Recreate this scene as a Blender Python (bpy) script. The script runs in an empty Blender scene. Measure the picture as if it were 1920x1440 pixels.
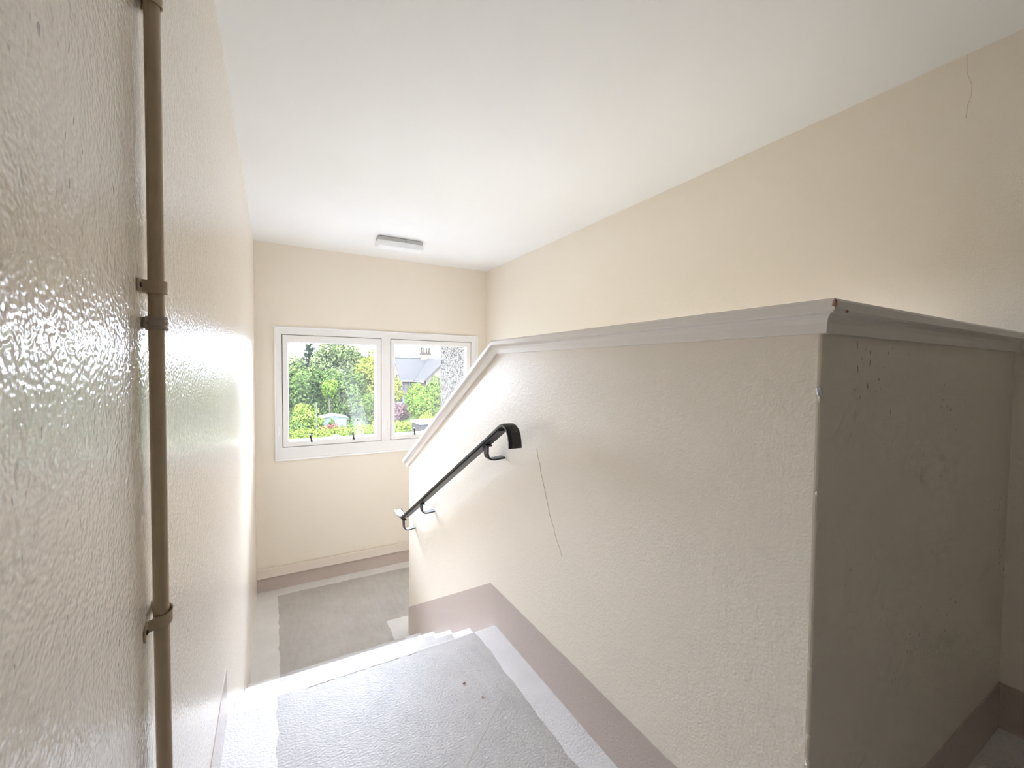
import bpy, bmesh, math, random
import numpy as np
from mathutils import Vector, Matrix

# ------------------------------------------------------------------ scene, camera, sky, exposure
sc = bpy.context.scene
COL = sc.collection
random.seed(7)
RNG = np.random.default_rng(11)

HC = 1.15                                   # camera height above the upper landing
F_PX, YAW, PIT, ROL = 795.35, 0.5116, -0.0327, 0.0093
cd = bpy.data.cameras.new('camera')
cd.sensor_fit = 'HORIZONTAL'; cd.sensor_width = 36.0
cd.lens = F_PX / 1920 * 36.0
cd.clip_start = 0.02; cd.clip_end = 600
cam = bpy.data.objects.new('camera', cd); COL.objects.link(cam)
fw = Vector((math.sin(YAW)*math.cos(PIT), math.cos(YAW)*math.cos(PIT), math.sin(PIT)))
r0 = Vector((math.cos(YAW), -math.sin(YAW), 0)); u0 = r0.cross(fw)
r2 = math.cos(ROL)*r0 + math.sin(ROL)*u0; u2 = -math.sin(ROL)*r0 + math.cos(ROL)*u0
cam.matrix_world = Matrix(((r2.x, u2.x, -fw.x, 0), (r2.y, u2.y, -fw.y, 0), (r2.z, u2.z, -fw.z, HC), (0, 0, 0, 1)))
sc.camera = cam

world = bpy.data.worlds.new('overcast_sky'); sc.world = world
world.use_nodes = True
bgn = world.node_tree.nodes['Background']
bgn.inputs['Color'].default_value = (0.88, 0.95, 1.20, 1)
bgn.inputs['Strength'].default_value = 28.0

sc.view_settings.view_transform = 'Standard'
sc.view_settings.look = 'None'
sc.view_settings.gamma = 1.0
sc.view_settings.use_curve_mapping = False
sc.view_settings.exposure = 1.85
cy = sc.cycles
cy.max_bounces = 8; cy.diffuse_bounces = 6; cy.glossy_bounces = 3
cy.use_adaptive_sampling = True; cy.adaptive_threshold = 0.05; cy.adaptive_min_samples = 20; cy.transparent_max_bounces = 12
cy.caustics_reflective = True; cy.blur_glossy = 6.0; cy.caustics_refractive = False
cy.sample_clamp_indirect = 6

# measured geometry (metres)
XL, XR, YF, ZC = -0.1446, 2.0571, 4.2627, 2.233
XB, YE = 0.8635, 0.3964                     # balustrade side face, balustrade end face
BT = 0.12                                   # balustrade thickness
YS, TR, NR = 1.6697, 0.28, 5                # first nosing, tread, risers
Z1 = -0.817; RI = -Z1/NR
YL = 3.077                                  # lower end of the balustrade
YK = 1.680                                  # coping turns down here
ZT = 1.279                                  # coping top
YBK = -2.1                                  # wall behind the camera
ZLOW = -2.45                                # next floor down
GND = -5.4                                  # garden level

# sky portal in the window opening: sampling aid only, gives no light of its own
pl = bpy.data.lights.new('window_portal', 'AREA'); pl.shape = 'RECTANGLE'; pl.size = 1.92; pl.size_y = 1.16
pl.cycles.is_portal = True
po = bpy.data.objects.new('window_portal', pl); COL.objects.link(po)
po.location = (0.977, YF+0.27, 0.924); po.rotation_euler = (math.radians(-90), 0, 0)

# ------------------------------------------------------------------ helpers
def tag(o, label=None, cat=None, group=None, kind=None):
    if label: o['label'] = label
    if cat: o['category'] = cat
    if group: o['group'] = group
    if kind: o['kind'] = kind
    return o

def empty(name, loc=(0, 0, 0), parent=None):
    o = bpy.data.objects.new(name, None); COL.objects.link(o); o.location = loc
    o.empty_display_size = 0.1
    if parent: o.parent = parent
    return o

class MB:
    def __init__(s): s.v = []; s.f = []
    def add(s, vs, fs):
        n = len(s.v); s.v += [tuple(v) for v in vs]; s.f += [tuple(n+i for i in f) for f in fs]; return s
    def box(s, x0, x1, y0, y1, z0, z1):
        return s.add([(x0,y0,z0),(x1,y0,z0),(x1,y1,z0),(x0,y1,z0),(x0,y0,z1),(x1,y0,z1),(x1,y1,z1),(x0,y1,z1)],
                     [(3,2,1,0),(4,5,6,7),(0,1,5,4),(1,2,6,5),(2,3,7,6),(3,0,4,7)])
    def ring(s, x0, x1, z0, z1, w, y0, y1):          # rectangular frame in the XZ plane
        w = w if isinstance(w, tuple) else (w, w, w, w)   # left right bottom top
        a = [(x0,z0),(x1,z0),(x1,z1),(x0,z1)]
        b = [(x0+w[0],z0+w[2]),(x1-w[1],z0+w[2]),(x1-w[1],z1-w[3]),(x0+w[0],z1-w[3])]
        vs = [(p[0],y,p[1]) for y in (y0,y1) for p in a+b]
        fs = []
        for i in range(4):
            j = (i+1) % 4
            fs += [(i,j,4+j,4+i),(8+j,8+i,12+i,12+j),(j,i,8+i,8+j),(4+i,4+j,12+j,12+i)]
        return s.add(vs, fs)
    def prism(s, poly, axis, a, b):                  # poly in the two other axes, extruded a..b along axis
        def mk(p, t):
            return (t,p[0],p[1]) if axis == 0 else ((p[0],t,p[1]) if axis == 1 else (p[0],p[1],t))
        n = len(poly)
        vs = [mk(p,a) for p in poly] + [mk(p,b) for p in poly]
        fs = [tuple(range(n-1,-1,-1)), tuple(range(n,2*n))] + [(i,(i+1)%n,n+(i+1)%n,n+i) for i in range(n)]
        return s.add(vs, fs)
    def sweep(s, rings, closed_caps=True):
        n = len(rings[0]); vs = [v for r in rings for v in r]; fs = []
        for k in range(len(rings)-1):
            for i in range(n):
                j = (i+1) % n
                fs.append((k*n+i, k*n+j, (k+1)*n+j, (k+1)*n+i))
        if closed_caps:
            fs.append(tuple(range(n-1,-1,-1))); m = (len(rings)-1)*n
            fs.append(tuple(range(m, m+n)))
        return s.add(vs, fs)
    def tube(s, pts, rad, n=14):
        rings = []
        for k, p in enumerate(pts):
            p = Vector(p)
            a = Vector(pts[max(k-1,0)]); b = Vector(pts[min(k+1,len(pts)-1)])
            d = (b-a).normalized()
            up = Vector((0,0,1)) if abs(d.z) < .9 else Vector((1,0,0))
            e1 = d.cross(up).normalized(); e2 = e1.cross(d)
            r = rad[k] if isinstance(rad, (list, tuple)) else rad
            rings.append([tuple(p + r*(math.cos(t)*e1 + math.sin(t)*e2)) for t in [2*math.pi*i/n for i in range(n)]])
        return s.sweep(rings)
    def lathe(s, prof, c=(0,0,0), n=16):
        rings = [[(c[0]+r*math.cos(2*math.pi*i/n), c[1]+r*math.sin(2*math.pi*i/n), c[2]+z) for i in range(n)] for r, z in prof]
        return s.sweep(rings)
    def build(s, name, mat, parent=None, bevel=0, seg=2, smooth=False, origin=None):
        me = bpy.data.meshes.new(name)
        vs = s.v
        o = bpy.data.objects.new(name, me)
        if origin is not None:
            vs = [(v[0]-origin[0], v[1]-origin[1], v[2]-origin[2]) for v in vs]; o.location = origin
        elif parent is not None:
            L = parent_loc(parent)
            vs = [(v[0]-L[0], v[1]-L[1], v[2]-L[2]) for v in vs]
        me.from_pydata(vs, [], s.f)
        bm = bmesh.new(); bm.from_mesh(me)
        bmesh.ops.remove_doubles(bm, verts=bm.verts, dist=1e-6)
        bmesh.ops.recalc_face_normals(bm, faces=bm.faces)
        if bevel:
            es = [e for e in bm.edges if len(e.link_faces) == 2 and e.calc_face_angle(0) > .5]
            bmesh.ops.bevel(bm, geom=es, offset=bevel, segments=seg, affect='EDGES', clamp_overlap=True, profile=.5)
        if smooth:
            for f in bm.faces: f.smooth = True
            for e in bm.edges:
                if len(e.link_faces) == 2 and e.calc_face_angle(0) > .7: e.smooth = False
        bm.to_mesh(me); bm.free()
        COL.objects.link(o)
        if parent: o.parent = parent
        if mat: me.materials.append(mat)
        return o

def parent_loc(p):
    L = Vector((0,0,0))
    while p: L += p.location; p = p.parent
    return L

# ------------------------------------------------------------------ materials
class NT:
    def __init__(s, name):
        s.m = bpy.data.materials.new(name); s.m.use_nodes = True
        s.t = s.m.node_tree; s.n = s.t.nodes; s.b = s.n['Principled BSDF']; s.out = s.n['Material Output']
    def new(s, typ, **kw):
        n = s.n.new(typ)
        for k, v in kw.items(): setattr(n, k, v)
        return n
    def link(s, a, b): s.t.links.new(a, b)
    def val(s, sock, v):
        if isinstance(v, (int, float)): sock.default_value = v
        else: s.link(v, sock)
    def math(s, op, a, b=0.0, c=None, clamp=False):
        n = s.new('ShaderNodeMath', operation=op, use_clamp=clamp)
        s.val(n.inputs[0], a); s.val(n.inputs[1], b)
        if c is not None: s.val(n.inputs[2], c)
        return n.outputs[0]
    def noise(s, vec, scale, detail=3, rough=.5):
        n = s.new('ShaderNodeTexNoise'); n.inputs['Scale'].default_value = scale
        n.inputs['Detail'].default_value = detail; n.inputs['Roughness'].default_value = rough
        if vec is not None: s.link(vec, n.inputs['Vector'])
        return n.outputs['Fac']
    def ramp(s, fac, stops):
        n = s.new('ShaderNodeValToRGB'); e = n.color_ramp.elements
        while len(e) < len(stops): e.new(.5)
        for el, (p, c) in zip(e, stops):
            el.position = p; el.color = (*c, 1) if len(c) == 3 else c
        s.link(fac, n.inputs['Fac']); return n.outputs['Color']
    def mix(s, fac, a, b):
        n = s.new('ShaderNodeMix', data_type='RGBA')
        s.val(n.inputs['Factor'], fac)
        for i, v in ((6, a), (7, b)):
            if isinstance(v, tuple): n.inputs[i].default_value = (*v, 1)
            else: s.link(v, n.inputs[i])
        return n.outputs[2]
    def pos(s): return s.new('ShaderNodeNewGeometry').outputs['Position']
    def xyz(s, v):
        n = s.new('ShaderNodeSeparateXYZ'); s.link(v, n.inputs[0]); return n.outputs
    def scaled(s, v, sc_):
        n = s.new('ShaderNodeMapping'); n.inputs['Scale'].default_value = sc_; s.link(v, n.inputs['Vector']); return n.outputs[0]
    def bump(s, h, strength, dist):
        n = s.new('ShaderNodeBump'); n.inputs['Strength'].default_value = strength; n.inputs['Distance'].default_value = dist
        s.link(h, n.inputs['Height']); s.link(n.outputs[0], s.b.inputs['Normal'])

def simple(name, col, rough=.5, metal=0, spec=.5, var=0.0, scale=20):
    t = NT(name)
    t.b.inputs['Roughness'].default_value = rough; t.b.inputs['Metallic'].default_value = metal
    t.b.inputs['Specular IOR Level'].default_value = spec
    if var:
        f = t.noise(t.pos(), scale, 4)
        d = tuple(c*(1-var) for c in col); l = tuple(min(1, c*(1+var)) for c in col)
        t.link(t.ramp(f, [(.3, d), (.7, l)]), t.b.inputs['Base Color'])
    else: t.b.inputs['Base Color'].default_value = (*col, 1)
    return t.m

def plaster(name, col, rough, bstr, marks=0, fine=210, coarse=60, spec=.5):
    t = NT(name); p = t.pos()
    b = t.noise(p, coarse, 1, .5)
    if marks:                                     # dark scuffs, drawn out downwards
        sp = t.noise(t.scaled(p, (170, 170, 60)), 1.0, 0)
        reg = t.noise(p, 3.1, 1)
        m = t.math('MULTIPLY', t.math('GREATER_THAN', sp, marks), t.math('GREATER_THAN', reg, .58))
        t.link(t.mix(t.math('MULTIPLY', m, .7), col, (.10, .08, .07)), t.b.inputs['Base Color'])
    else: t.b.inputs['Base Color'].default_value = (*col, 1)
    t.b.inputs['Roughness'].default_value = rough; t.b.inputs['Specular IOR Level'].default_value = spec
    if bstr:
        a = t.noise(p, fine, 0, .5)
        t.bump(t.math('ADD', t.math('MULTIPLY', a, .6), t.math('MULTIPLY', b, .7)), bstr, .004)
    return t.m

CREAM = (.87, .795, .68)
M = {}
M['wall_gloss'] = plaster('cream_gloss_paint', CREAM, .19, .36, marks=.86, spec=.85)
M['band_gloss'] = plaster('brown_band_gloss_paint', (.55, .465, .415), .16, .36, spec=.85)
M['wall'] = plaster('cream_paint', CREAM, .36, .2)
M['wall_end'] = plaster('cream_paint_scuffed', CREAM, .38, .16, marks=.79)
M['wall_far'] = plaster('cream_paint_smooth', CREAM, .4, .0)
M['band'] = plaster('brown_band_paint', (.55, .465, .415), .35, .2)
M['coping'] = plaster('stone_gloss_paint', (.88, .835, .78), .28, .0)
M['board'] = simple('dado_board_paint', (.80, .71, .62), .35)
M['pipe'] = simple('shaded_cream_pipe_paint', (.50, .39, .26), .25, var=.05, scale=30)  # cream paint with its shade put into the colour
M['clip'] = simple('shaded_cream_clip_paint', (.50, .39, .26), .3)  # same shade-darkened cream as the pipe
M['strap'] = simple('grey_brown_strap', (.42, .34, .28), .25)
M['steel_dark'] = simple('dark_screw', (.06, .05, .045), .4)
M['ceiling'] = plaster('white_ceiling_paint', (.95, .95, .95), .7, .0)
M['frame'] = simple('window_frame_white', (.87, .86, .84), .35)
M['bead'] = simple('window_bead_white', (.94, .94, .94), .35)
M['gasket'] = simple('black_gasket', (.05, .045, .04), .6)
M['rail'] = simple('black_rail_cover', (.018, .018, .02), .22)
M['iron'] = simple('black_iron', (.035, .035, .038), .35)
M['lamp_base'] = simple('grey_lamp_base', (.50, .50, .49), .5)
M['lamp_diff'] = simple('white_lamp_diffuser', (.90, .90, .91), .3)
M['crack'] = simple('crack_grime', (.38, .32, .25), .9)
M['crack_pale'] = simple('crack_pale_line', (.66, .57, .45), .9)
M['chip'] = simple('bare_plaster', (.62, .60, .60), .9, var=.3, scale=200)
M['chip_red'] = simple('bare_wood_red', (.36, .20, .15), .8)
M['flake'] = simple('pink_plaster_flake', (.62, .38, .33), .8)
M['filler'] = plaster('grey_filler', (.80, .75, .68), .8, .8)
M['conc'] = simple('concrete', (.45, .44, .42), .9, var=.2)
M['oval'] = simple('dark_oval_clump', (.08, .075, .06), .9, var=.4, scale=60)

def floor_mat(name, masks, gk=1.0, wk=1.0):
    """white painted margins, grey field; masks = list of (x0,x1,y0,y1) grey rectangles"""
    t = NT(name); p = t.pos(); x, y, z = t.xyz(p)
    wob = t.math('MULTIPLY', t.math('SUBTRACT', t.noise(p, 11, 1, .6), .5), .024)
    wob2 = wob
    xx = t.math('ADD', x, wob); yy = t.math('ADD', y, wob2)
    tot = None
    for (x0, x1, y0, y1) in masks:
        m = t.math('MULTIPLY', t.math('MULTIPLY', t.math('GREATER_THAN', xx, x0), t.math('LESS_THAN', xx, x1)),
                   t.math('MULTIPLY', t.math('GREATER_THAN', yy, y0), t.math('LESS_THAN', yy, y1)))
        tot = m if tot is None else t.math('MAXIMUM', tot, m)
    g1 = t.noise(p, 4.5, 3, .65); g2 = t.noise(p, 160, 0); g3 = t.noise(t.scaled(p, (14, 3, 3)), 2.5, 1, .6)
    gf = t.math('ADD', t.math('MULTIPLY', g1, .5), t.math('ADD', t.math('MULTIPLY', g2, .25), t.math('MULTIPLY', g3, .25)))
    grey = t.ramp(gf, [(.32, tuple(v*gk for v in (.415, .39, .362))), (.5, tuple(v*gk for v in (.485, .457, .425))), (.68, tuple(v*gk for v in (.545, .515, .48)))])
    whitec = t.ramp(g1, [(.3, tuple(v*wk for v in (.71, .69, .66))), (.65, tuple(v*wk for v in (.78, .76, .735)))])
    spk = t.math('GREATER_THAN', t.noise(p, 75, 1, .6), .78)
    col = t.mix(tot, whitec, grey)
    col = t.mix(t.math('MULTIPLY', spk, .6), col, (.25, .21, .19))
    spk2 = t.math('GREATER_THAN', t.noise(t.scaled(p, (1, 1.4, 1)), 60, 0), .86)
    col = t.mix(t.math('MULTIPLY', spk2, .7), col, (.82, .78, .74))
    t.link(col, t.b.inputs['Base Color']); t.b.inputs['Roughness'].default_value = .62
    t.bump(g2, .25, .004)
    return t.m
YN = YS + 4*TR                                     # last riser
M['floor_up'] = floor_mat('landing_floor_paint', [(0.0, .760, -5, YS+.2), (.95, 1.95, -5, .30)])
M['floor_mid'] = floor_mat('half_landing_floor_paint', [(.018, .752, YN-.5, 3.34), (.018, 1.93, 3.30, 4.125)])
M['step'] = floor_mat('step_paint', [(.012, .758, YS+.05+k*TR, YS+(k+1)*TR+.005) for k in range(4)])

# ------------------------------------------------------------------ room shell
S = lambda o: tag(o, kind='structure')
S(MB().box(XL-.2, XL, YBK, YF+.28, ZLOW-.1, ZC+.1).build('wall_left', M['wall_gloss']))
S(MB().box(XR, XR+.2, YBK, YF+.28, ZLOW-.1, ZC+.1).build('wall_right', M['wall']))
S(MB().box(XL-.2, XR+.2, YBK-.2, YBK, ZLOW-.1, ZC+.1).build('wall_front', M['wall']))
S(MB().box(XL-.2, XR+.2, YBK-.2, YF+.28, ZC, ZC+.2).build('ceiling', M['ceiling']))
WX0, WX1, WZ0, WZ1 = .010, 1.944, .338, 1.510       # window outer edge
hx0, hx1, hz0, hz1 = WX0+.012, WX1-.012, WZ0+.012, WZ1-.012
S(MB().ring(XL-.2, XR+.2, ZLOW-.1, ZC+.1, (hx0-XL+.2, XR+.2-hx1, hz0-ZLOW+.1, ZC+.1-hz1), YF, YF+.28).build('wall_back', M['wall_far']))
M['door'] = simple('light_absorbing_door', (.07, .045, .03), .4, var=.15, scale=6)  # dark colour chosen to soak up light behind the camera
def door(name, mb, hb):
    d = S(mb.build(name, M['door'], bevel=.004)); hb.build('added_door_handle', M['iron'], d); return d
door('added_dark_door', MB().box(.75, 1.65, YBK, YBK+.04, 0, 2.0), MB().tube([(.84, YBK+.03, 1.0), (.84, YBK+.09, 1.0), (.96, YBK+.09, 1.0)], .009, 8))  # unseen door, added to darken the space behind the camera
# landing slabs
lp = [(XL-.02, YBK), (XR+.02, YBK), (XR+.02, YE+.06), (XB+.02, YE+.06), (XB+.02, YS), (XL-.02, YS)]
S(MB().prism(lp, 2, -.22, 0).build('floor', M['floor_up'], bevel=.006))
S(MB().box(XL-.02, XR+.02, YN, YF+.02, Z1-.2, Z1).build('floor.001', M['floor_mid']))
S(MB().box(XL-.02, XR+.02, YBK, YN, ZLOW-.1, ZLOW).build('floor.002', M['floor_mid']))
# the next flight, hidden behind the balustrade, runs down towards the camera
fl = [(YN+.02, Z1-.02)]
for k in range(8):
    fl += [(YN-.27*k, Z1-RI*(k+1)), (YN-.27*(k+1), Z1-RI*(k+1))]
fl += [(YN-.27*8, ZLOW-.02), (YN+.02, ZLOW-.02)]
S(MB().prism(fl, 0, XB+BT, XR+.02).build('floor.003', M['step']))

# staircase down to the half landing
st = empty('staircase', (0.36, YS, Z1))
tag(st, 'short straight flight of concrete steps with grey treads and white painted sides', 'staircase')
for k in range(1, 5):
    y0 = YS+(k-1)*TR; y1 = YS+k*TR
    poly = [(y0-.005, -k*RI), (y1, -k*RI), (y1+.0, -k*RI-.025), (y1-.012, -k*RI-.035), (y1-.012, -(k+1)*RI-.05), (y0-.005, -(k+1)*RI-.05)]
    MB().prism(poly, 0, XL-.0005, XB+.0005).build('step', M['step'], st, bevel=.005)

# balustrade wall: long side with raking end, and the end panel closing the well
slope = -0.553
zk = ZT-.03
zl_top = zk + slope*(YL-YK)
sp = [(YE, ZLOW), (YL, ZLOW), (YL, zl_top), (YK, zk), (YE, zk)]
MBb = MB().prism(sp, 0, XB, XB+BT)
wb_ = S(MBb.build('wall_balustrade', M['wall'], bevel=.006, seg=3))
S(MB().box(XB+.006, XR+.01, YE+.0005, YE+BT, ZLOW, zk).build('wall_balustrade_end', M['wall_end']))

# coping: one moulded profile mitred round the corner and over the rake
th = math.atan(-slope)
prof = [(-.06, -.058), (.012, -.058), (.0135, -.040), (.016, -.031), (.022, -.0255), (.029, -.024), (.0325, -.0205), (.033, -.006), (.030, -.001), (.026, 0),
        (-BT-.026, 0), (-BT-.030, -.001), (-BT-.033, -.006), (-BT-.0325, -.0205), (-BT-.029, -.024), (-BT-.022, -.0255), (-BT-.016, -.031), (-BT-.012, -.058)]
YEND = 3.135; zE = ZT + slope*(YEND-YK)
rings = []
rings.append([(XR+.004, YE-o, ZT+h) for o, h in prof])
rings.append([(XB-o, YE-o, ZT+h) for o, h in prof])
rings.append([(XB-o, YK+(h-h/math.cos(th))/slope, ZT+h) for o, h in prof])
rings.append([(XB-o, YEND+h*math.sin(th), zE+h*math.cos(th)) for o, h in prof])
cop = S(MB().sweep(rings).build('trim_1', M['coping'], smooth=False))
# the chips in the coping at the corner
def chip(name, c, r, mat, parent, seed, flat=(1, 1, 1)):
    rr = random.Random(seed); bm = bmesh.new()
    bmesh.ops.create_icosphere(bm, subdivisions=1, radius=1)
    for v in bm.verts:
        k = 1 + rr.uniform(-.35, .3)
        v.co = Vector((v.co.x*r*k*flat[0], v.co.y*r*k*flat[1], v.co.z*r*k*flat[2]))
    me = bpy.data.meshes.new(name); bm.to_mesh(me); bm.free(); me.materials.append(mat)
    o = bpy.data.objects.new(name, me); COL.objects.link(o); o.location = Vector(c) - (parent_loc(parent) if parent else Vector())
    if parent: o.parent = parent
    return o
chip('paint_chip', (XB-.0315, YE-.0315, ZT-.010), .006, M['chip_red'], cop, 1, (.7, .7, 1.6))
chip('paint_chip', (XB+.010, YE-.0325, ZT-.0205), .0042, M['chip_red'], cop, 2, (1.2, .5, .6))
for i, (z, r) in enumerate(((1.118, .010), (1.105, .006), (.93, .004), (.60, .005), (.47, .006), (.42, .007), (.385, .005))):
    chip('plaster_chip', (XB+.001, YE+.001, z), r, M['chip'] if i < 2 else M['wall'], wb_, 5+i, (.55, .55, 1.3))

# cracks: hair lines in the plaster
def crack(name, pts, w, axis, parent, mat='crack'):
    mb = MB(); rings = []
    for p in pts:
        a = Vector(p)
        n = Vector((1, 0, 0))
        rings.append([tuple(a+Vector((-.0006, -w, 0))), tuple(a+Vector((-.0006, w, 0))), tuple(a+Vector((.003, w, 0))), tuple(a+Vector((.003, -w, 0)))])
    return mb.sweep(rings).build(name, M[mat], parent)
def jitter(a, b, n, amt, seed):
    rr = random.Random(seed); a = Vector(a); b = Vector(b)
    return [a.lerp(b, i/n) + Vector((0, rr.uniform(-amt, amt), rr.uniform(-amt, amt)*.3)) for i in range(n+1)]
crack('crack', jitter((XB, 1.345, .855), (XB, 1.245, .62), 14, .003, 3), .0007, 0, wb_)
crack('crack', jitter((XB, 1.245, .62), (XB, 1.173, .505), 8, .003, 4), .0005, 0, wb_)
wr_ = bpy.data.objects['wall_right']
crack('crack', [(XR, .535, 2.233), (XR, .533, 2.17), (XR, .520, 2.125), (XR, .520, 2.09), (XR, .529, 2.06), (XR, .531, 2.02)], .0008, 0, wr_, 'crack_pale')

# broken joint line behind the top nosing and a hair line across the landing floor
def floor_line(pts, wd, mat):
    rings = [[(x, y-wd, -.002), (x, y+wd, -.002), (x, y+wd, .0004), (x, y-wd, .0004)] for x, y in pts]
    return MB().sweep(rings).build('crack', M[mat], bpy.data.objects['floor'])
rq = random.Random(9)
for x0, x1 in ((.10, .19), (.205, .30), (.312, .36), (.372, .43), (.46, .50)):
    n = max(3, int((x1-x0)/.012))
    floor_line([(x0+(x1-x0)*i/n, YS-.014+rq.uniform(-.0025, .0025)) for i in range(n+1)], rq.uniform(.0009, .0017), 'crack')
floor_line([(.47+.22*i/12, 1.09+.19*i/12+rq.uniform(-.003, .003)) for i in range(13)], .0006, 'crack_pale')
# painted bands along the foot of the walls
def band_side(name, xa, xb_, yend, h_up, z_mid):
    b = -RI/TR
    yk = 1.721
    poly = [(YBK if xa < 0 else YE-.004, -.05), (YBK if xa < 0 else YE-.004, h_up), (yk, h_up), (yend, h_up + b*(yend-yk)), (yend, h_up + b*(yend-yk)-.45), (YS-.1, -.45), (YS-.1, -.05)]
    return S(MB().prism(poly, 0, xa, xb_).build(name, M['band']))
band_side('baseboard_balustrade', XB-.003, XB+.01, YL, .170, 0)
lpoly = [(YBK, -.05), (YBK, .165), (1.64, .165), (1.64, -.05)]
S(MB().prism(lpoly, 0, XL-.01, XL+.002).build('baseboard_left', M['band_gloss']))
S(MB().box(XB-.003, XR, YE-.004, YE+.01, -.05, .148).build('baseboard_end', M['band']))
S(MB().box(XR-.004, XR+.01, YBK, YE, -.05, .148).build('baseboard_right', M['band']))
S(MB().box(XL, XR, YF-.012, YF+.01, Z1-.05, -.690).build('baseboard_back', M['band']))
S(MB().box(XL, XR, YF-.034, YF-.008, -.692, -.612).build('trim_2', M['board'], bevel=.003))

# ------------------------------------------------------------------ window
w = empty('window_1', (.977, YF, WZ0)); S(w)
tag(w, 'white framed two-light window looking out over the garden trees')
MB().ring(WX0, WX1, WZ0, WZ1, (.052, .072, .105, .062), YF-.012, YF+.06).build('frame', M['frame'], w, bevel=.002)
MB().box(.918, 1.006, YF-.0125, YF+.06, WZ0+.10, WZ1-.06).build('mullion', M['frame'], w, bevel=.002)
MB().ring(WX0-.006, WX1+.006, WZ0-.012, WZ1+.006, (.013, .018, .018, .013), YF-.024, YF-.001).build('cover_strip', M['bead'], w, bevel=.003)
def sash(x0, x1, z0, z1, gx0, gx1, gz0, gz1):
    MB().ring(x0-.004, x1+.004, z0-.004, z1+.004, .02, YF+.012, YF+.03).build('gasket', M['gasket'], w)
    g = .005
    s = MB().ring(x0+g, x1-g, z0+g, z1-g, (gx0-x0-.010, x1-gx1-.010, gz0-z0-.010, z1-gz1-.010), YF-.017, YF+.05).build('sash', M['frame'], w, bevel=.003)
    MB().ring(gx0-.016, gx1+.016, gz0-.016, gz1+.016, .016, YF-.006, YF+.045).build('glazing_bead', M['bead'], s, bevel=.004)
    MB().ring(gx0-.001, gx1+.001, gz0-.001, gz1+.001, .004, YF+.008, YF+.014).build('glazing_seal', M['gasket'], s)
    MB().box(gx0-.004, gx1+.004, YF+.016, YF+.020, gz0-.004, gz1+.004).build('glass_pane', M['glass'], s)
tg = NT('window_glass')
tr = tg.new('ShaderNodeBsdfTransparent'); tr.inputs[0].default_value = (.93, .95, .94, 1)
gl = tg.new('ShaderNodeBsdfGlossy'); gl.inputs['Roughness'].default_value = .02; gl.inputs['Color'].default_value = (1, 1, 1, 1)
df = tg.new('ShaderNodeBsdfTranslucent'); df.inputs['Color'].default_value = (.9, .93, .95, 1)
film = tg.new('ShaderNodeMixShader'); film.inputs[0].default_value = .002
tg.link(tr.outputs[0], film.inputs[1]); tg.link(df.outputs[0], film.inputs[2])
fr = tg.new('ShaderNodeFresnel'); fr.inputs['IOR'].default_value = 1.5
mx = tg.new('ShaderNodeMixShader'); tg.link(fr.outputs[0], mx.inputs[0]); tg.link(film.outputs[0], mx.inputs[1]); tg.link(gl.outputs[0], mx.inputs[2])
tg.link(mx.outputs[0], tg.out.inputs['Surface']); M['glass'] = tg.m
sash(.062, .918, .443, 1.448, .114, .862, .500, 1.375)
sash(1.006, 1.872, .443, 1.448, 1.050, 1.812, .498, 1.392)
def fastener(x, z):
    f = MB().box(x-.012, x+.022, YF-.030, YF-.012, z-.045, z-.030).build('fastener', M['frame'], w, bevel=.003)
    MB().tube([(x+.008, YF-.022, z-.036), (x+.002, YF-.035, z-.005), (x-.008, YF-.050, z+.040)], [.008, .007, .009], 10).build('peg', M['steel_dark'], f, smooth=True)
for x in (.288, .652): fastener(x, .512)
fastener(1.240, .515)
for x, z in ((.036, .60), (.985, .595)):
    MB().box(x-.008, x+.008, YF-.018, YF-.010, z-.045, z+.045).build('hinge_cover', M['bead'], w, bevel=.003)
MB().box(WX0-.04, WX1+.04, YF+.06, YF+.36, WZ0-.06, WZ0+.12).build('outer_sill', M['conc'], w, bevel=.006)

# ------------------------------------------------------------------ ceiling light
def ceiling_light(cx, cy, diff, label, turn=False):
    lt = empty('ceiling_light', (cx, cy, ZC)); tag(lt, label, 'ceiling light')
    bx = lambda x0, x1, y0, y1, z0, z1: MB().box(cx+x0, cx+x1, cy+y0, cy+y1, z0, z1)
    bx(-.186, .186, -.055, .055, ZC-.034, ZC-.005).build('base', M['lamp_base'], lt, bevel=.004)
    bx(-.192, .192, -.062, .062, ZC-.082, ZC-.032).build('diffuser', diff, lt, bevel=.014, seg=4, smooth=True)
    MB().lathe([(.0005, .002), (.005, .0), (.005, -.004), (.0005, -.006)], (cx+.038, cy-.057, ZC-.020), 10).build('sensor', M['steel_dark'], lt)
    bx(-.170, .170, -.042, .042, ZC-.006, ZC+.002).build('spacer', M['lamp_base'], lt)
    if turn: lt.rotation_euler.z = math.pi/2
    return lt
ceiling_light(.928, 3.60, M['lamp_diff'], 'slim rectangular ceiling light with grey base, switched off, near the window wall')

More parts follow.
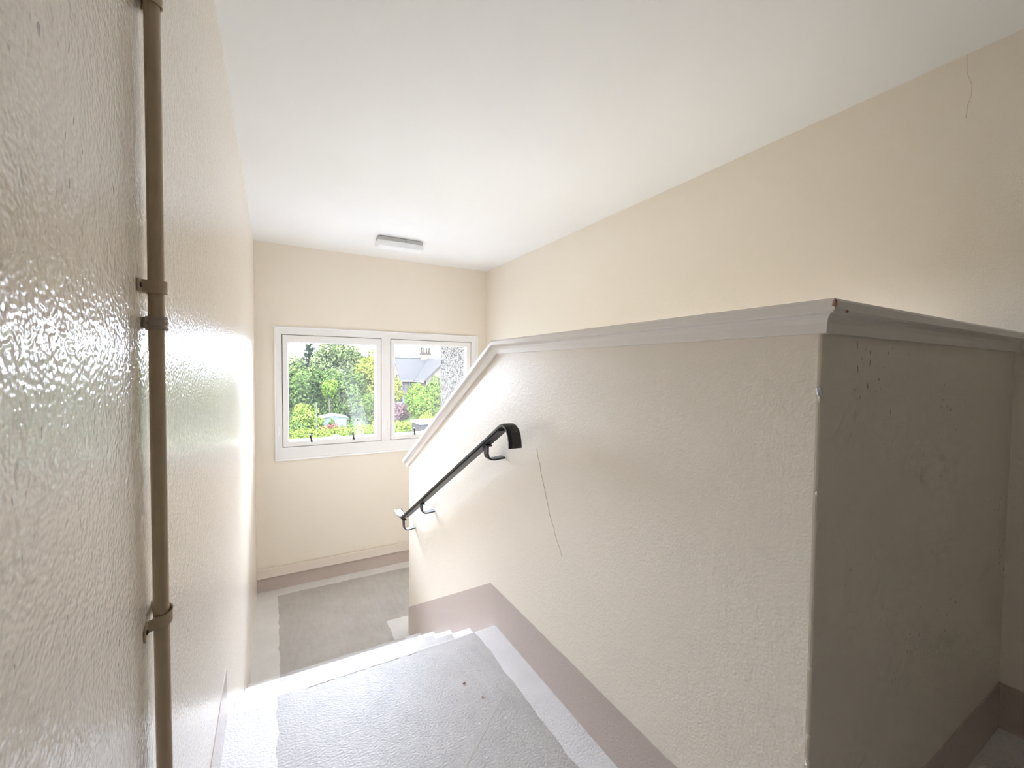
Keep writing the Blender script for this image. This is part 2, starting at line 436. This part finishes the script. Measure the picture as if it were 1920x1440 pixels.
# ------------------------------------------------------------------ pipe on the left wall
PX, PY, PR = XL+.0135, .703, .0086
pp = empty('wall_pipe', (PX, PY, 0))
tag(pp, 'thin pipe in shade-darkened cream paint running upright on the glossy wall', 'pipe')
pts = [(PX + .0006*math.sin(z*5), PY, z) for z in [ -0.002 + i*(ZC+.004)/40 for i in range(41)]]
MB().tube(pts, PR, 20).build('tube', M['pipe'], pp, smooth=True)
def saddle(z, hgt, wrap, mat, tilt=0, off=0.0):
    """one strap bent round the pipe with a lug to the wall"""
    R = PR + wrap
    arc = [(PX + R*math.cos(t), PY + R*math.sin(t)) for t in [math.radians(a) for a in range(-110, 111, 20)]]
    lug1 = [(XL+.0015, PY-R-.018), (XL+.0015, PY-R-.004)]
    lug2 = [(XL+.0015, PY+R+.004), (XL+.0015, PY+R+.012)]
    path = lug1 + arc + lug2
    th_ = .0016; outer = []; inner = []
    for i, q in enumerate(path):
        a = Vector((*path[max(i-1, 0)], 0)); b = Vector((*path[min(i+1, len(path)-1)], 0)); d = (b-a).normalized(); n = Vector((d.y, -d.x, 0))
        outer.append(Vector((*q, 0)) + n*th_/2); inner.append(Vector((*q, 0)) - n*th_/2)
    rings = []
    for o_, i_ in zip(outer, inner):
        dz = tilt*(o_.y-PY)
        rings.append([(o_.x, o_.y, z-hgt/2+dz), (o_.x, o_.y, z+hgt/2+dz), (i_.x, i_.y, z+hgt/2+dz), (i_.x, i_.y, z-hgt/2+dz)])
    c = MB().sweep(rings).build('clip', mat, pp, smooth=True)
    MB().lathe([(.0002, 0), (.0032, .0002), (.0026, .0018), (.0002, .0024)], (0, 0, 0), 10).build('screw', M['steel_dark'], c, origin=(0, 0, 0))
    s_ = c.children[0]; s_.rotation_euler = (0, math.pi/2, 0)
    s_.location = Vector((XL+.0022, PY-R-.011, z+tilt*(-R-.011))) - parent_loc(pp)
    return c
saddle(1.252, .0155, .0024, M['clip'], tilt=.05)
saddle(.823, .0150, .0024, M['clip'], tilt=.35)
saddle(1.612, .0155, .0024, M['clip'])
# ribbed collar
col_ = MB().lathe([(PR, -.0085), (PR+.0028, -.0085), (PR+.0036, -.0060), (PR+.0022, -.0035), (PR+.0036, -.001), (PR+.0036, .002), (PR+.0022, .0045), (PR+.0034, .0070), (PR+.0026, .0088), (PR, .0088)], (PX, PY, 1.2055), 24).build('collar', M['strap'], pp, smooth=True)
MB().box(XL, PX, PY-.0085, PY+.0085, 1.1985, 1.2130).build('collar_stem', M['strap'], pp, bevel=.002)

# ------------------------------------------------------------------ handrail
hr = empty('handrail', (.783, 1.60, .845))
tag(hr, 'black flat handrail with turned-down end on three brackets on the balustrade', 'handrail')
RX = .783
def zr(y): return .846 - .556*(y-1.6)
ctrl = [(1.3680, .858), (1.3700, .880), (1.3760, .903), (1.3880, .922), (1.4050, .9335), (1.4250, .9375), (1.4450, .9330), (1.470, zr(1.468)), (1.52, zr(1.52)), (1.6, zr(1.6)), (2.0, zr(2.0)), (2.4, zr(2.4)),
        (2.75, zr(2.75)), (2.84, zr(2.84)), (2.885, .1335), (2.93, .1185), (2.975, .1135), (3.02, .114), (3.055, .118), (3.075, .123)]
def strip(name, ctrl, hw, top, bot, mat, parent, rnd=.004):
    rings = []
    for i, (y, z) in enumerate(ctrl):
        a = Vector((0, *ctrl[max(i-1, 0)])); b = Vector((0, *ctrl[min(i+1, len(ctrl)-1)])); d = (b-a).normalized()
        n = Vector((0, -d.z, d.y))
        c = Vector((RX, y, z)); X = Vector((1, 0, 0))
        pr = [(-hw, bot+rnd), (-hw+rnd*.4, bot), (hw-rnd*.4, bot), (hw, bot+rnd), (hw, top-rnd), (hw-rnd, top-.001), (hw*.4, top), (-hw*.4, top), (-hw+rnd, top-.001), (-hw, top-rnd)]
        rings.append([tuple(c + X*px + n*pz) for px, pz in pr])
    return MB().sweep(rings).build(name, mat, parent, smooth=True)
strip('rail_cover', ctrl, .0275, .008, -.005, M['rail'], hr)
strip('core_bar', [c for c in ctrl if 1.45 < c[0] < 2.9], .019, -.004, -.010, M['iron'], hr, rnd=.002)
def bracket(y, drop):
    z = zr(y) - .008
    path = [(RX, z+.002), (RX, z-drop*.55), (RX+.004, z-drop*.82), (RX+.016, z-drop*.97), (RX+.034, z-drop), (XB+.004, z-drop+.004)]
    hw, t_ = .019, .004
    rings = []
    for i, q in enumerate(path):
        a = Vector((path[max(i-1, 0)][0], 0, path[max(i-1, 0)][1])); b = Vector((path[min(i+1, len(path)-1)][0], 0, path[min(i+1, len(path)-1)][1]))
        d = (b-a).normalized(); n = Vector((d.z, 0, -d.x)); c = Vector((q[0], y, q[1])); Y = Vector((0, 1, 0))
        rings.append([tuple(c+Y*hw+n*t_), tuple(c-Y*hw+n*t_), tuple(c-Y*hw-n*t_), tuple(c+Y*hw-n*t_)])
    b_ = MB().sweep(rings).build('bracket', M['iron'], hr, bevel=.001, seg=1)
    MB().box(RX-.013, RX+.013, y-.03, y+.03, z-.0015, z+.004).build('fixing_plate', M['iron'], b_).location = (0, 0, 0)
    return b_
for y in (1.612, 2.515, 2.925): bracket(y, .062 if y < 2.9 else .075)
for y in (1.612, 2.515):
    chip('filler_patch', (XB+.004, y+.005, zr(y)-.035), .03 if y < 2 else .022, M['filler'], wb_, int(y*100), (.07, 1.3, 1.1))

# ------------------------------------------------------------------ flakes on the landing floor
for (x, y, r, lab) in ((.600, 1.407, .006, 'larger curled pink plaster flake lying on the grey landing floor'), (.630, 1.315, .0048, 'smaller flat pink plaster flake lying on the grey landing floor')):
    o = chip('plaster_flake', (x, y, r*.3), r, M['flake'], None, int(x*1000), (1.2, .7, .35))
    tag(o, lab, 'debris', 'flakes on the landing')

# ------------------------------------------------------------------ outdoors
LEAF = .125
def leaf_mat(name, cols):
    cols = [tuple(v*LEAF for v in c) for c in cols]
    t = NT(name); g = t.new('ShaderNodeNewGeometry')
    f = t.math('ADD', t.math('MULTIPLY', g.outputs['Random Per Island'], .55), t.math('MULTIPLY', t.noise(g.outputs['Position'], .8, 3), .45))
    t.link(t.ramp(f, [(.15, cols[0]), (.5, cols[1]), (.85, cols[2])]), t.b.inputs['Base Color'])
    t.b.inputs['Roughness'].default_value = .6; t.b.inputs['Specular IOR Level'].default_value = .0
    return t.m
LM = {
 'deep': leaf_mat('leaf_deep', [(.05, .08, .022), (.10, .15, .04), (.18, .25, .065)]),
 'grey': leaf_mat('leaf_grey', [(.09, .12, .045), (.17, .21, .08), (.30, .34, .14)]),
 'yellow': leaf_mat('leaf_yellow', [(.11, .14, .025), (.23, .26, .045), (.38, .40, .08)]),
 'vivid': leaf_mat('leaf_vivid', [(.08, .14, .02), (.16, .26, .035), (.27, .38, .06)]),
 'lime': leaf_mat('leaf_lime', [(.11, .172, .02), (.21, .29, .035), (.33, .405, .07)]),
 'blue': leaf_mat('leaf_blue', [(.16, .20, .12), (.28, .34, .20), (.45, .52, .32)]),
 'mid': leaf_mat('leaf_mid', [(.06, .10, .02), (.12, .18, .04), (.22, .29, .065)]),
 'purple': leaf_mat('leaf_purple', [(.10, .05, .05), (.20, .115, .11), (.34, .23, .20)]),
 'red': leaf_mat('leaf_red', [(.18, .04, .035), (.34, .10, .08), (.42, .20, .12)]),
}
M['quoin'] = simple('stone_surround', (0.0180, 0.0166, 0.0149), .8, spec=0.0)
M['bark'] = simple('bark', (.02, .016, .012), .9, spec=0.0, var=.3, scale=8)
tgr = NT('lawn'); tgr.link(tgr.ramp(tgr.noise(tgr.pos(), 1.2, 6, .7), [(.3, (.005, .008, .002)), (.7, (.011, .016, .005))]), tgr.b.inputs['Base Color']); tgr.b.inputs['Specular IOR Level'].default_value = 0; tgr.b.inputs['Roughness'].default_value = .9
M['lawn'] = tgr.m
S(MB().box(-90, 120, 4.6, 160, GND-.3, GND).build('ground', M['lawn']))

def foliage(blobs, n, size, narrow=.55):
    """leaf quads scattered through the outer shell of a set of ellipsoids"""
    vol = np.array([b[3]*b[4]*b[5] for b in blobs])**(2/3); pr = vol/vol.sum()
    which = RNG.choice(len(blobs), n, p=pr)
    B = np.array(blobs, float)[which]
    d = RNG.normal(size=(n, 3)); d /= np.linalg.norm(d, axis=1)[:, None]
    rad = RNG.uniform(.55, 1.06, n)**.7
    lump = 1 + .16*np.sin(d[:, 0]*7+which*2.1)*np.sin(d[:, 2]*6+which) + .10*np.sin(d[:, 1]*13+which*1.3)
    c = B[:, :3] + d*B[:, 3:6]*(rad*lump)[:, None]
    nrm = d + RNG.normal(scale=.55, size=(n, 3)); nrm /= np.linalg.norm(nrm, axis=1)[:, None]
    a = np.cross(nrm, RNG.normal(size=(n, 3))); a /= np.linalg.norm(a, axis=1)[:, None]
    b = np.cross(nrm, a)
    s = (size*RNG.uniform(.55, 1.3, n))[:, None]
    v = np.stack([c-a*s, c-b*s*narrow+nrm*s*.12, c+a*s, c+b*s*narrow+nrm*s*.12], 1).reshape(-1, 3)
    return v
def mesh_quads(name, v, mat, parent):
    L = np.array(parent_loc(parent)); v = v - L; n = len(v)//4
    me = bpy.data.meshes.new(name); me.vertices.add(len(v)); me.vertices.foreach_set('co', v.astype(np.float32).ravel())
    me.loops.add(len(v)); me.loops.foreach_set('vertex_index', np.arange(len(v), dtype=np.int32))
    me.polygons.add(n); me.polygons.foreach_set('loop_start', np.arange(n, dtype=np.int32)*4)
    me.update(calc_edges=True); me.materials.append(mat)
    o = bpy.data.objects.new(name, me); COL.objects.link(o); o.parent = parent; return o
def crown(cx, cy, zt, zb, rx, ry, k, seed):
    """a lumpy crown: a core and k side lobes"""
    rr = random.Random(seed); h = (zt-zb)/2; cz = (zt+zb)/2
    bl = [(cx, cy, cz, rx*.72, ry*.72, h*.78)]
    for i in range(k):
        a = rr.uniform(0, 2*math.pi); t = rr.uniform(-.75, .8); w_ = math.sqrt(max(0, 1-t*t))
        q = rr.uniform(.30, .48)
        bl.append((cx+rx*.62*w_*math.cos(a), cy+ry*.62*w_*math.sin(a), cz+h*.70*t, rx*q, ry*q, min(h*.45, rx*q)))
    return bl
def plant(name, label, cat, x, y, zt, zb, rx, ry, lobes, n, size, mat, seed, trunk=True, group=None, narrow=.55):
    r = empty(name, (x, y, GND)); tag(r, label, cat, group)
    f = mesh_quads('foliage', foliage(crown(x, y, zt, zb, rx, ry, lobes, seed), n, size, narrow), LM[mat], r); f['kind'] = 'stuff'
    tr_ = max(.05, rx*.07); top = zb + (zt-zb)*.6
    mb = MB().tube([(x, y, GND-.05), (x+.05*rx, y, (GND+zb)/2), (x, y, zb+.2*(zt-zb)), (x-.05*rx, y, top)], [tr_*1.3, tr_, tr_*.85, tr_*.4], 10)
    t_ = mb.build('trunk', M['bark'], r, smooth=True)
    rr = random.Random(seed+50)
    for i in range(4):
        a = rr.uniform(0, 6.28); z0 = zb+(zt-zb)*rr.uniform(.1, .35)
        MB().tube([(x, y, z0), (x+rx*.3*math.cos(a), y+ry*.3*math.sin(a), z0+.18*(zt-zb)), (x+rx*.6*math.cos(a), y+ry*.6*math.sin(a), z0+.3*(zt-zb))], [tr_*.5, tr_*.35, tr_*.15], 7).build('branch', M['bark'], r, smooth=True)
    return r
G = 'trees and shrubs in the gardens outside'
plant('broad_tree', 'pale grey-green broad tree beside the spiky dark conifer, lowest of the tall trees', 'tree', .9, 56, 3.5, -4.4, 3.6, 3.4, 14, 14000, .19, 'grey', 21, group=G)
plant('broad_tree', 'tallest grey-green broad tree, domed crown against the sky', 'tree', 6.2, 51, 5.1, -4.2, 3.1, 3.2, 18, 20000, .17, 'grey', 22, group=G)
plant('broad_tree', 'tall yellow-green tree next to the domed grey-green tree', 'tree', 9.5, 47.5, 4.4, -4.0, 2.2, 2.4, 16, 16000, .15, 'yellow', 23, group=G)
plant('broad_tree', 'dark green spreading tree in front of the spiky conifer', 'tree', 2.5, 46.5, 1.9, -4.6, 2.6, 2.3, 15, 14000, .15, 'deep', 24, group=G)
plant('broad_tree', 'dark green tree behind the pale mint garden shed', 'tree', 6.2, 45.5, 1.4, -4.9, 2.9, 2.0, 15, 14000, .13, 'deep', 25, group=G)
plant('broad_tree', 'mid green tree below the tall yellow-green tree', 'tree', 9.0, 44.5, -.9, -4.9, 1.7, 1.8, 12, 8000, .12, 'mid', 26, group=G)
plant('young_tree', 'small vivid green tree standing out against the dark trees', 'tree', 4.55, 43.5, .25, -1.9, .85, .8, 8, 3500, .10, 'vivid', 27, group=G)
plant('broad_tree', 'yellow-green tree partly covering the left corner of the grey-roofed house', 'tree', 11.2, 47.0, 1.0, -3.4, 1.25, 1.4, 10, 6000, .12, 'yellow', 28, group=G)
plant('copper_bush', 'purple-leaved bush in front of the grey-roofed house', 'bush', 10.6, 41.5, -1.9, -4.4, 1.10, 1.1, 10, 4500, .10, 'purple', 29, group=G)
plant('broad_tree', 'large fresh green tree in front of the grey-roofed house', 'tree', 12.3, 39.5, .1, -4.4, 1.55, 1.6, 16, 9000, .11, 'vivid', 30, group=G)
plant('broad_tree', 'slim mid green tree next to the rendered wing wall', 'tree', 13.5, 39.0, 1.0, -4.2, 1.0, 1.2, 12, 6000, .11, 'mid', 35, group=G)
plant('garden_bush', 'yellow-lime garden bush beside the pale mint shed', 'bush', 2.5, 39.8, -1.7, -4.8, 1.35, 1.2, 12, 6500, .10, 'lime', 31, group=G)
plant('garden_bush', 'low dull green bush under the yellow-lime bush', 'bush', 1.6, 38.6, -3.0, -5.2, .8, .8, 8, 2500, .09, 'mid', 36, group=G)
plant('garden_bush', 'lime green bush below the purple-leaved bush', 'bush', 9.4, 35.0, -3.0, -5.2, 1.2, 1.0, 10, 4500, .09, 'lime', 32, group=G)
plant('garden_bush', 'bright yellow-green bush below the fresh green tree', 'bush', 11.6, 35.2, -2.2, -5.0, 1.15, 1.0, 10, 4500, .09, 'lime', 33, group=G)
plant('flower_bush', 'low red flowering bush in front of the pale mint shed', 'bush', 4.1, 38.3, -3.40, -4.6, .80, .5, 7, 1800, .07, 'red', 34, group=G)
plant('small_conifer', 'small pointed evergreen in front of the pale mint shed', 'bush', 4.25, 39.0, -2.9, -4.8, .36, .36, 5, 1500, .07, 'mid', 37, group=G)

# spiky conifer: tiers of drooping boughs
cn = empty('spiky_conifer', (3.55, 53, GND)); tag(cn, 'spiky dark blue-green conifer rising between the pale trees', 'tree', G)
MB().tube([(3.55, 53, GND-.05), (3.55, 53, -1), (3.6, 53, 4.1)], [.22, .16, .04], 10).build('trunk', M['bark'], cn, smooth=True)
vv = []
rr = random.Random(5)
for i in range(260):
    z = rr.uniform(-1.2, 4.05); L = .30 + (4.3-z)*.20; a = rr.uniform(0, 6.28)
    for j in range(45):
        t = rr.random(); cx = 3.57+L*t*math.cos(a); cy_ = 53+L*t*math.sin(a); cz = z+.30*L*t + rr.uniform(-.05, .05)
        s_ = .17; an = a+rr.uniform(-.9, .9)
        dx, dy = math.cos(an)*s_, math.sin(an)*s_; px, py = -math.sin(an)*s_*.25, math.cos(an)*s_*.25
        vv += [(cx, cy_, cz), (cx+dx*.5+px, cy_+dy*.5+py, cz+.02), (cx+dx, cy_+dy, cz+.06), (cx+dx*.5-px, cy_+dy*.5-py, cz-.03)]
fo = mesh_quads('foliage', np.array(vv), LM['blue'], cn); fo['kind'] = 'stuff'

# clipped hedge along the bottom of the view
hg = empty('garden_hedge', (5.0, 36.5, GND)); tag(hg, 'long bright green clipped hedge in front of the pale mint shed', 'hedge')
bl = [(0.0+.62*i, 36.5+rr.uniform(-.1, .1), -4.35+rr.uniform(-.05, .10)+(.10 if 7 < i < 13 else 0), .62, .55, .75) for i in range(15)]
fo = mesh_quads('foliage', foliage(bl, 14000, .085), LM['lime'], hg); fo['kind'] = 'stuff'
for i in range(0, 15, 2):
    MB().tube([(0.0+.62*i, 36.5, GND-.02), (0.0+.62*i+.03, 36.5, -4.4)], .035, 7).build('stem', M['bark'], hg, smooth=True)

# garden shed, mint panels
M['mint'] = simple('mint_paint', (.026, .033, .029), .5, spec=0.0, var=.06, scale=3)
M['shed_white'] = simple('shed_white', (0.0338, 0.0360, 0.0360), .5, spec=0.0)
sh = empty('garden_shed', (4.6, 41.5, GND)); tag(sh, 'pale mint garden shed with low white roof among the trees', 'shed')
MB().prism([(3.62, GND), (5.75, GND), (5.75, -3.30), (4.7, -3.12), (3.62, -3.30)], 1, 41.0, 43.0).build('body', M['mint'], sh)
for i in range(6):
    x = 4.75+.165*i
    MB().box(x, x+.15, 40.96, 41.01, -4.6, -3.42).build('board', M['shed_white'], sh)
rf = MB().prism([(3.52, -3.34), (4.7, -3.13), (5.85, -3.34), (5.85, -3.27), (4.7, -3.05), (3.52, -3.27)], 1, 40.9, 43.1).build('roof', M['shed_white'], sh)
MB().box(3.80, 4.30, 40.96, 41.01, -5.2, -3.55).build('door', M['mint'], sh)
# small white ball lamp
gb = empty('garden_lamp', (6.62, 39.6, GND)); tag(gb, 'small white globe on a thin post behind the hedge', 'garden lamp')
MB().tube([(6.62, 39.6, GND), (6.62, 39.6, -3.75)], .025, 8).build('post', M['iron'], gb, smooth=True)
MB().lathe([(.002, -.12), (.07, -.1), (.115, -.04), (.12, 0), (.115, .04), (.07, .1), (.002, .12)], (6.62, 39.6, -3.66), 14).build('globe', M['shed_white'], gb, smooth=True)
# pale upright strip, added to reproduce a reflection-like streak in the window
gp = empty('added_pale_strip', (3.02, 38.2, GND)); tag(gp, 'slim pale upright strip in front of the yellow-lime bush', 'post')
MB().box(2.98, 3.06, 38.16, 38.24, GND, -1.75).build('shaft', M['quoin'], gp, bevel=.01)
MB().lathe([(.06, 0), (.06, .03), (.002, .08)], (3.02, 38.2, -1.75), 10).build('cap', M['quoin'], gp)

# small outhouse with a flat roof, close by
oh = empty('outhouse', (8.9, 26.6, GND)); tag(oh, 'small dark boarded outhouse with a flat pale roof below the bushes', 'shed')
M['board_dark'] = simple('weathered_board', (0.0090, 0.0081, 0.0072), .8, spec=0.0, var=.2, scale=6)
MB().box(8.05, 9.8, 26.1, 27.9, GND, -2.32).build('body', M['iron'], oh)
for i in range(9):
    x = 8.05+.19*i
    MB().box(x, x+.165, 26.06, 26.11, GND, -2.34).build('board', M['board_dark'], oh)
for i in range(9):
    y = 26.1+.2*i
    MB().box(8.01, 8.06, y, y+.175, GND, -2.34).build('board', M['board_dark'], oh)
MB().box(7.93, 9.9, 25.95, 28.0, -2.34, -2.22).build('roof', M['shed_white'], oh, bevel=.01)

# house with grey slate roof
ts = NT('slate'); p_ = ts.pos()
br = ts.new('ShaderNodeTexBrick'); br.inputs['Scale'].default_value = 1.0; br.inputs['Brick Width'].default_value = .35; br.inputs['Row Height'].default_value = .22; br.inputs['Mortar Size'].default_value = .02
br.inputs['Color1'].default_value = (.0092, .0087, .0079, 1); br.inputs['Color2'].default_value = (.0120, .0112, .0102, 1); br.inputs['Mortar'].default_value = (.008, .0079, .0078, 1)
cmb = ts.new('ShaderNodeCombineXYZ'); xs, ys_, zs_ = ts.xyz(p_); ts.link(xs, cmb.inputs[0]); ts.link(zs_, cmb.inputs[1]); ts.link(cmb.outputs[0], br.inputs['Vector'])
ts.link(ts.mix(ts.noise(p_, .9, 4), br.outputs['Color'], (.0128, .0121, .0110)), ts.b.inputs['Base Color']); ts.b.inputs['Specular IOR Level'].default_value = 0; ts.b.inputs['Roughness'].default_value = .7
M['slate'] = ts.m
M['render'] = simple('brown_render', (.026, .0215, .0165), .9, spec=0.0, var=.12, scale=2)
M['pot'] = simple('clay_pot', (.011, .0085, .0062), .9, spec=0.0)
M['pane'] = simple('dark_pane', (.003, .004, .0045), .3, spec=0.0)
M['white_paint'] = simple('white_paint', (0.0248, 0.0257, 0.0270), .5, spec=0.0)
M['lead'] = simple('lead_flashing', (0.0117, 0.0121, 0.0126), .6, spec=0.0)
hs = empty('house', (19, 62, GND)); tag(hs, 'two-storey brown rendered house with grey slate roof and chimney pots', 'house')
EZ, RZ = -.36, 2.84
MB().prism([(60.2, GND), (68, GND), (68, EZ), (64.1, RZ-.25), (60.2, EZ)], 0, 15.9, 27).build('walls', M['render'], hs)
MB().prism([(17.9, GND), (23.6, GND), (23.6, EZ), (20.75, RZ-.6), (17.9, EZ)], 1, 55.6, 63).build('wing_walls', M['render'], hs)
MB().prism([(59.85, EZ-.10), (64.1, RZ), (68.3, EZ-.10), (68.3, EZ-.28), (64.1, RZ-.2), (59.85, EZ-.28)], 0, 15.6, 27.3).build('roof', M['slate'], hs)
MB().prism([(17.45, EZ-.10), (20.95, RZ+.02), (24.4, EZ-.10), (24.4, EZ-.28), (20.95, RZ-.2), (17.45, EZ-.28)], 1, 55.2, 64.1).build('wing_roof', M['slate'], hs)
MB().tube([(17.45, 59.95, EZ-.06), (20.95, 64.05, RZ+.03)], .10, 6).build('valley_flashing', M['lead'], hs)
MB().tube([(15.6, 64.1, RZ+.02), (27.3, 64.1, RZ+.02)], .09, 8).build('ridge', M['lead'], hs)
MB().tube([(15.6, 59.8, EZ-.22), (17.4, 59.8, EZ-.22)], .07, 8).build('gutter', M['iron'], hs)
MB().tube([(17.42, 60.0, EZ-.24), (17.42, 55.2, EZ-.24)], .07, 8).build('gutter', M['iron'], hs)
for x in (16.75, 17.25): MB().tube([(x, 60.1, EZ-.25), (x, 60.1, GND)], .05, 8).build('downpipe', M['quoin'], hs)
def hwin(x0, x1, z0, z1, yy):
    fr_ = MB().ring(x0-.10, x1+.10, z0-.14, z1+.10, (.10, .10, .14, .10), yy-.05, yy+.05).build('window', M['white_paint'], hs)
    MB().box(x0, x1, yy-.02, yy+.03, z0, z1).build('pane', M['pane'], fr_)
    MB().box((x0+x1)/2-.03, (x0+x1)/2+.03, yy-.04, yy-.01, z0, z1).build('glazing_bar', M['white_paint'], fr_)
hwin(17.12-.05, 17.62, -1.75, -.72, 60.2); hwin(15.98, 16.22, -1.78, -.78, 60.2)
hwin(18.95, 19.5, -1.78, -.78, 55.6); hwin(21.0, 21.6, -1.78, -.78, 55.6)
hwin(17.07, 17.55, -4.3, -3.0, 60.2); hwin(18.95, 19.5, -4.3, -3.0, 55.6)
for x, y, z in ((20.6, 63.72, RZ-.28), (22.0, 62.5, 1.95)):
    o = MB().box(-.22, .22, -.35, .35, -.03, .05).build('skylight', M['white_paint'], hs, origin=(0, 0, 0)); o.location = Vector((x, y, z)) - parent_loc(hs); o.rotation_euler = (math.atan(.74), 0, 0) if x < 21 else (0, math.atan(.84), 0)
MB().box(18.75+.95, 20.4+.95, 63.7, 64.6, RZ-.4, 3.55).build('chimney_stack', M['render'], hs)
MB().box(18.65+.95, 20.5+.95, 63.6, 64.7, 3.50, 3.68).build('chimney_cap', M['pot'], hs)
for i in range(4):
    MB().lathe([(.21, 0), (.19, .10), (.17, .72), (.21, .76), (.20, .86), (.14, .86)], (19.92+.40*i, 64.1, 3.67), 12).build('chimney_pot', M['pot'], hs, smooth=True)
for ob in hs.children: pass
# white extension to the left of the house
wx = empty('house_extension', (14.6, 58.2, GND)); tag(wx, 'low white extension with a dark window beside the brown rendered house', 'extension')
MB().box(13.2, 15.6, 58, 62, GND, -2.6).build('walls', M['white_paint'], wx)
f_ = MB().ring(14.75, 15.35, -3.35, -2.78, .06, 57.95, 58.02).build('window', M['quoin'], wx)
MB().box(14.81, 15.29, 57.97, 58.01, -3.29, -2.84).build('pane', M['pane'], f_)
MB().box(13.1, 15.7, 57.9, 62.1, -2.62, -2.5).build('roof', M['lead'], wx)
# distant neighbouring house roof
nb = empty('neighbour_house', (14.2, 74, GND)); tag(nb, 'far house with plain grey roof behind the yellow-green tree', 'house')
MB().prism([(13.5, GND), (19, GND), (19, .3), (13.5, .3)], 1, 72, 80).build('walls', M['render'], nb)
MB().prism([(71.6, .2), (76, 3.0), (80.4, .2), (80.4, .0), (76, 2.8), (71.6, .0)], 0, 13.0, 19.5).build('roof', M['slate'], nb)
MB().box(17.9, 18.5, 75.6, 76.4, 2.4, 3.5).build('chimney_stack', M['render'], nb)

# the building's own projecting wing, pebble-dashed
tp = NT('pebbledash'); pv = tp.pos()
vo = tp.new('ShaderNodeTexVoronoi'); vo.inputs['Scale'].default_value = 36; tp.link(pv, vo.inputs['Vector'])
bw = tp.new('ShaderNodeSeparateColor'); tp.link(vo.outputs['Color'], bw.inputs[0])
tp.link(tp.ramp(bw.outputs[0], [(.0, (.0025, .0022, .0019)), (.3, (.011, .0099, .0081)), (.6, (.0185, .0167, .0138)), (1.0, (.028, .0252, .0208))]), tp.b.inputs['Base Color'])
tp.b.inputs['Specular IOR Level'].default_value = 0; tp.b.inputs['Roughness'].default_value = .9; tp.bump(vo.outputs['Distance'], .8, .02); M['pebble'] = tp.m
wg = S(MB().box(2.515, 6.5, YF+.20, 7.0, GND, 4.5).build('wall_wing', M['pebble']))
# dark oval clump on the outer sill
ms = chip('oval_clump', (.515, YF+.17, WZ0+.14), .05, M['oval'], None, 77, (1.3, .7, .55))
tag(ms, 'small dark oval clump on the outer window sill', 'oval')
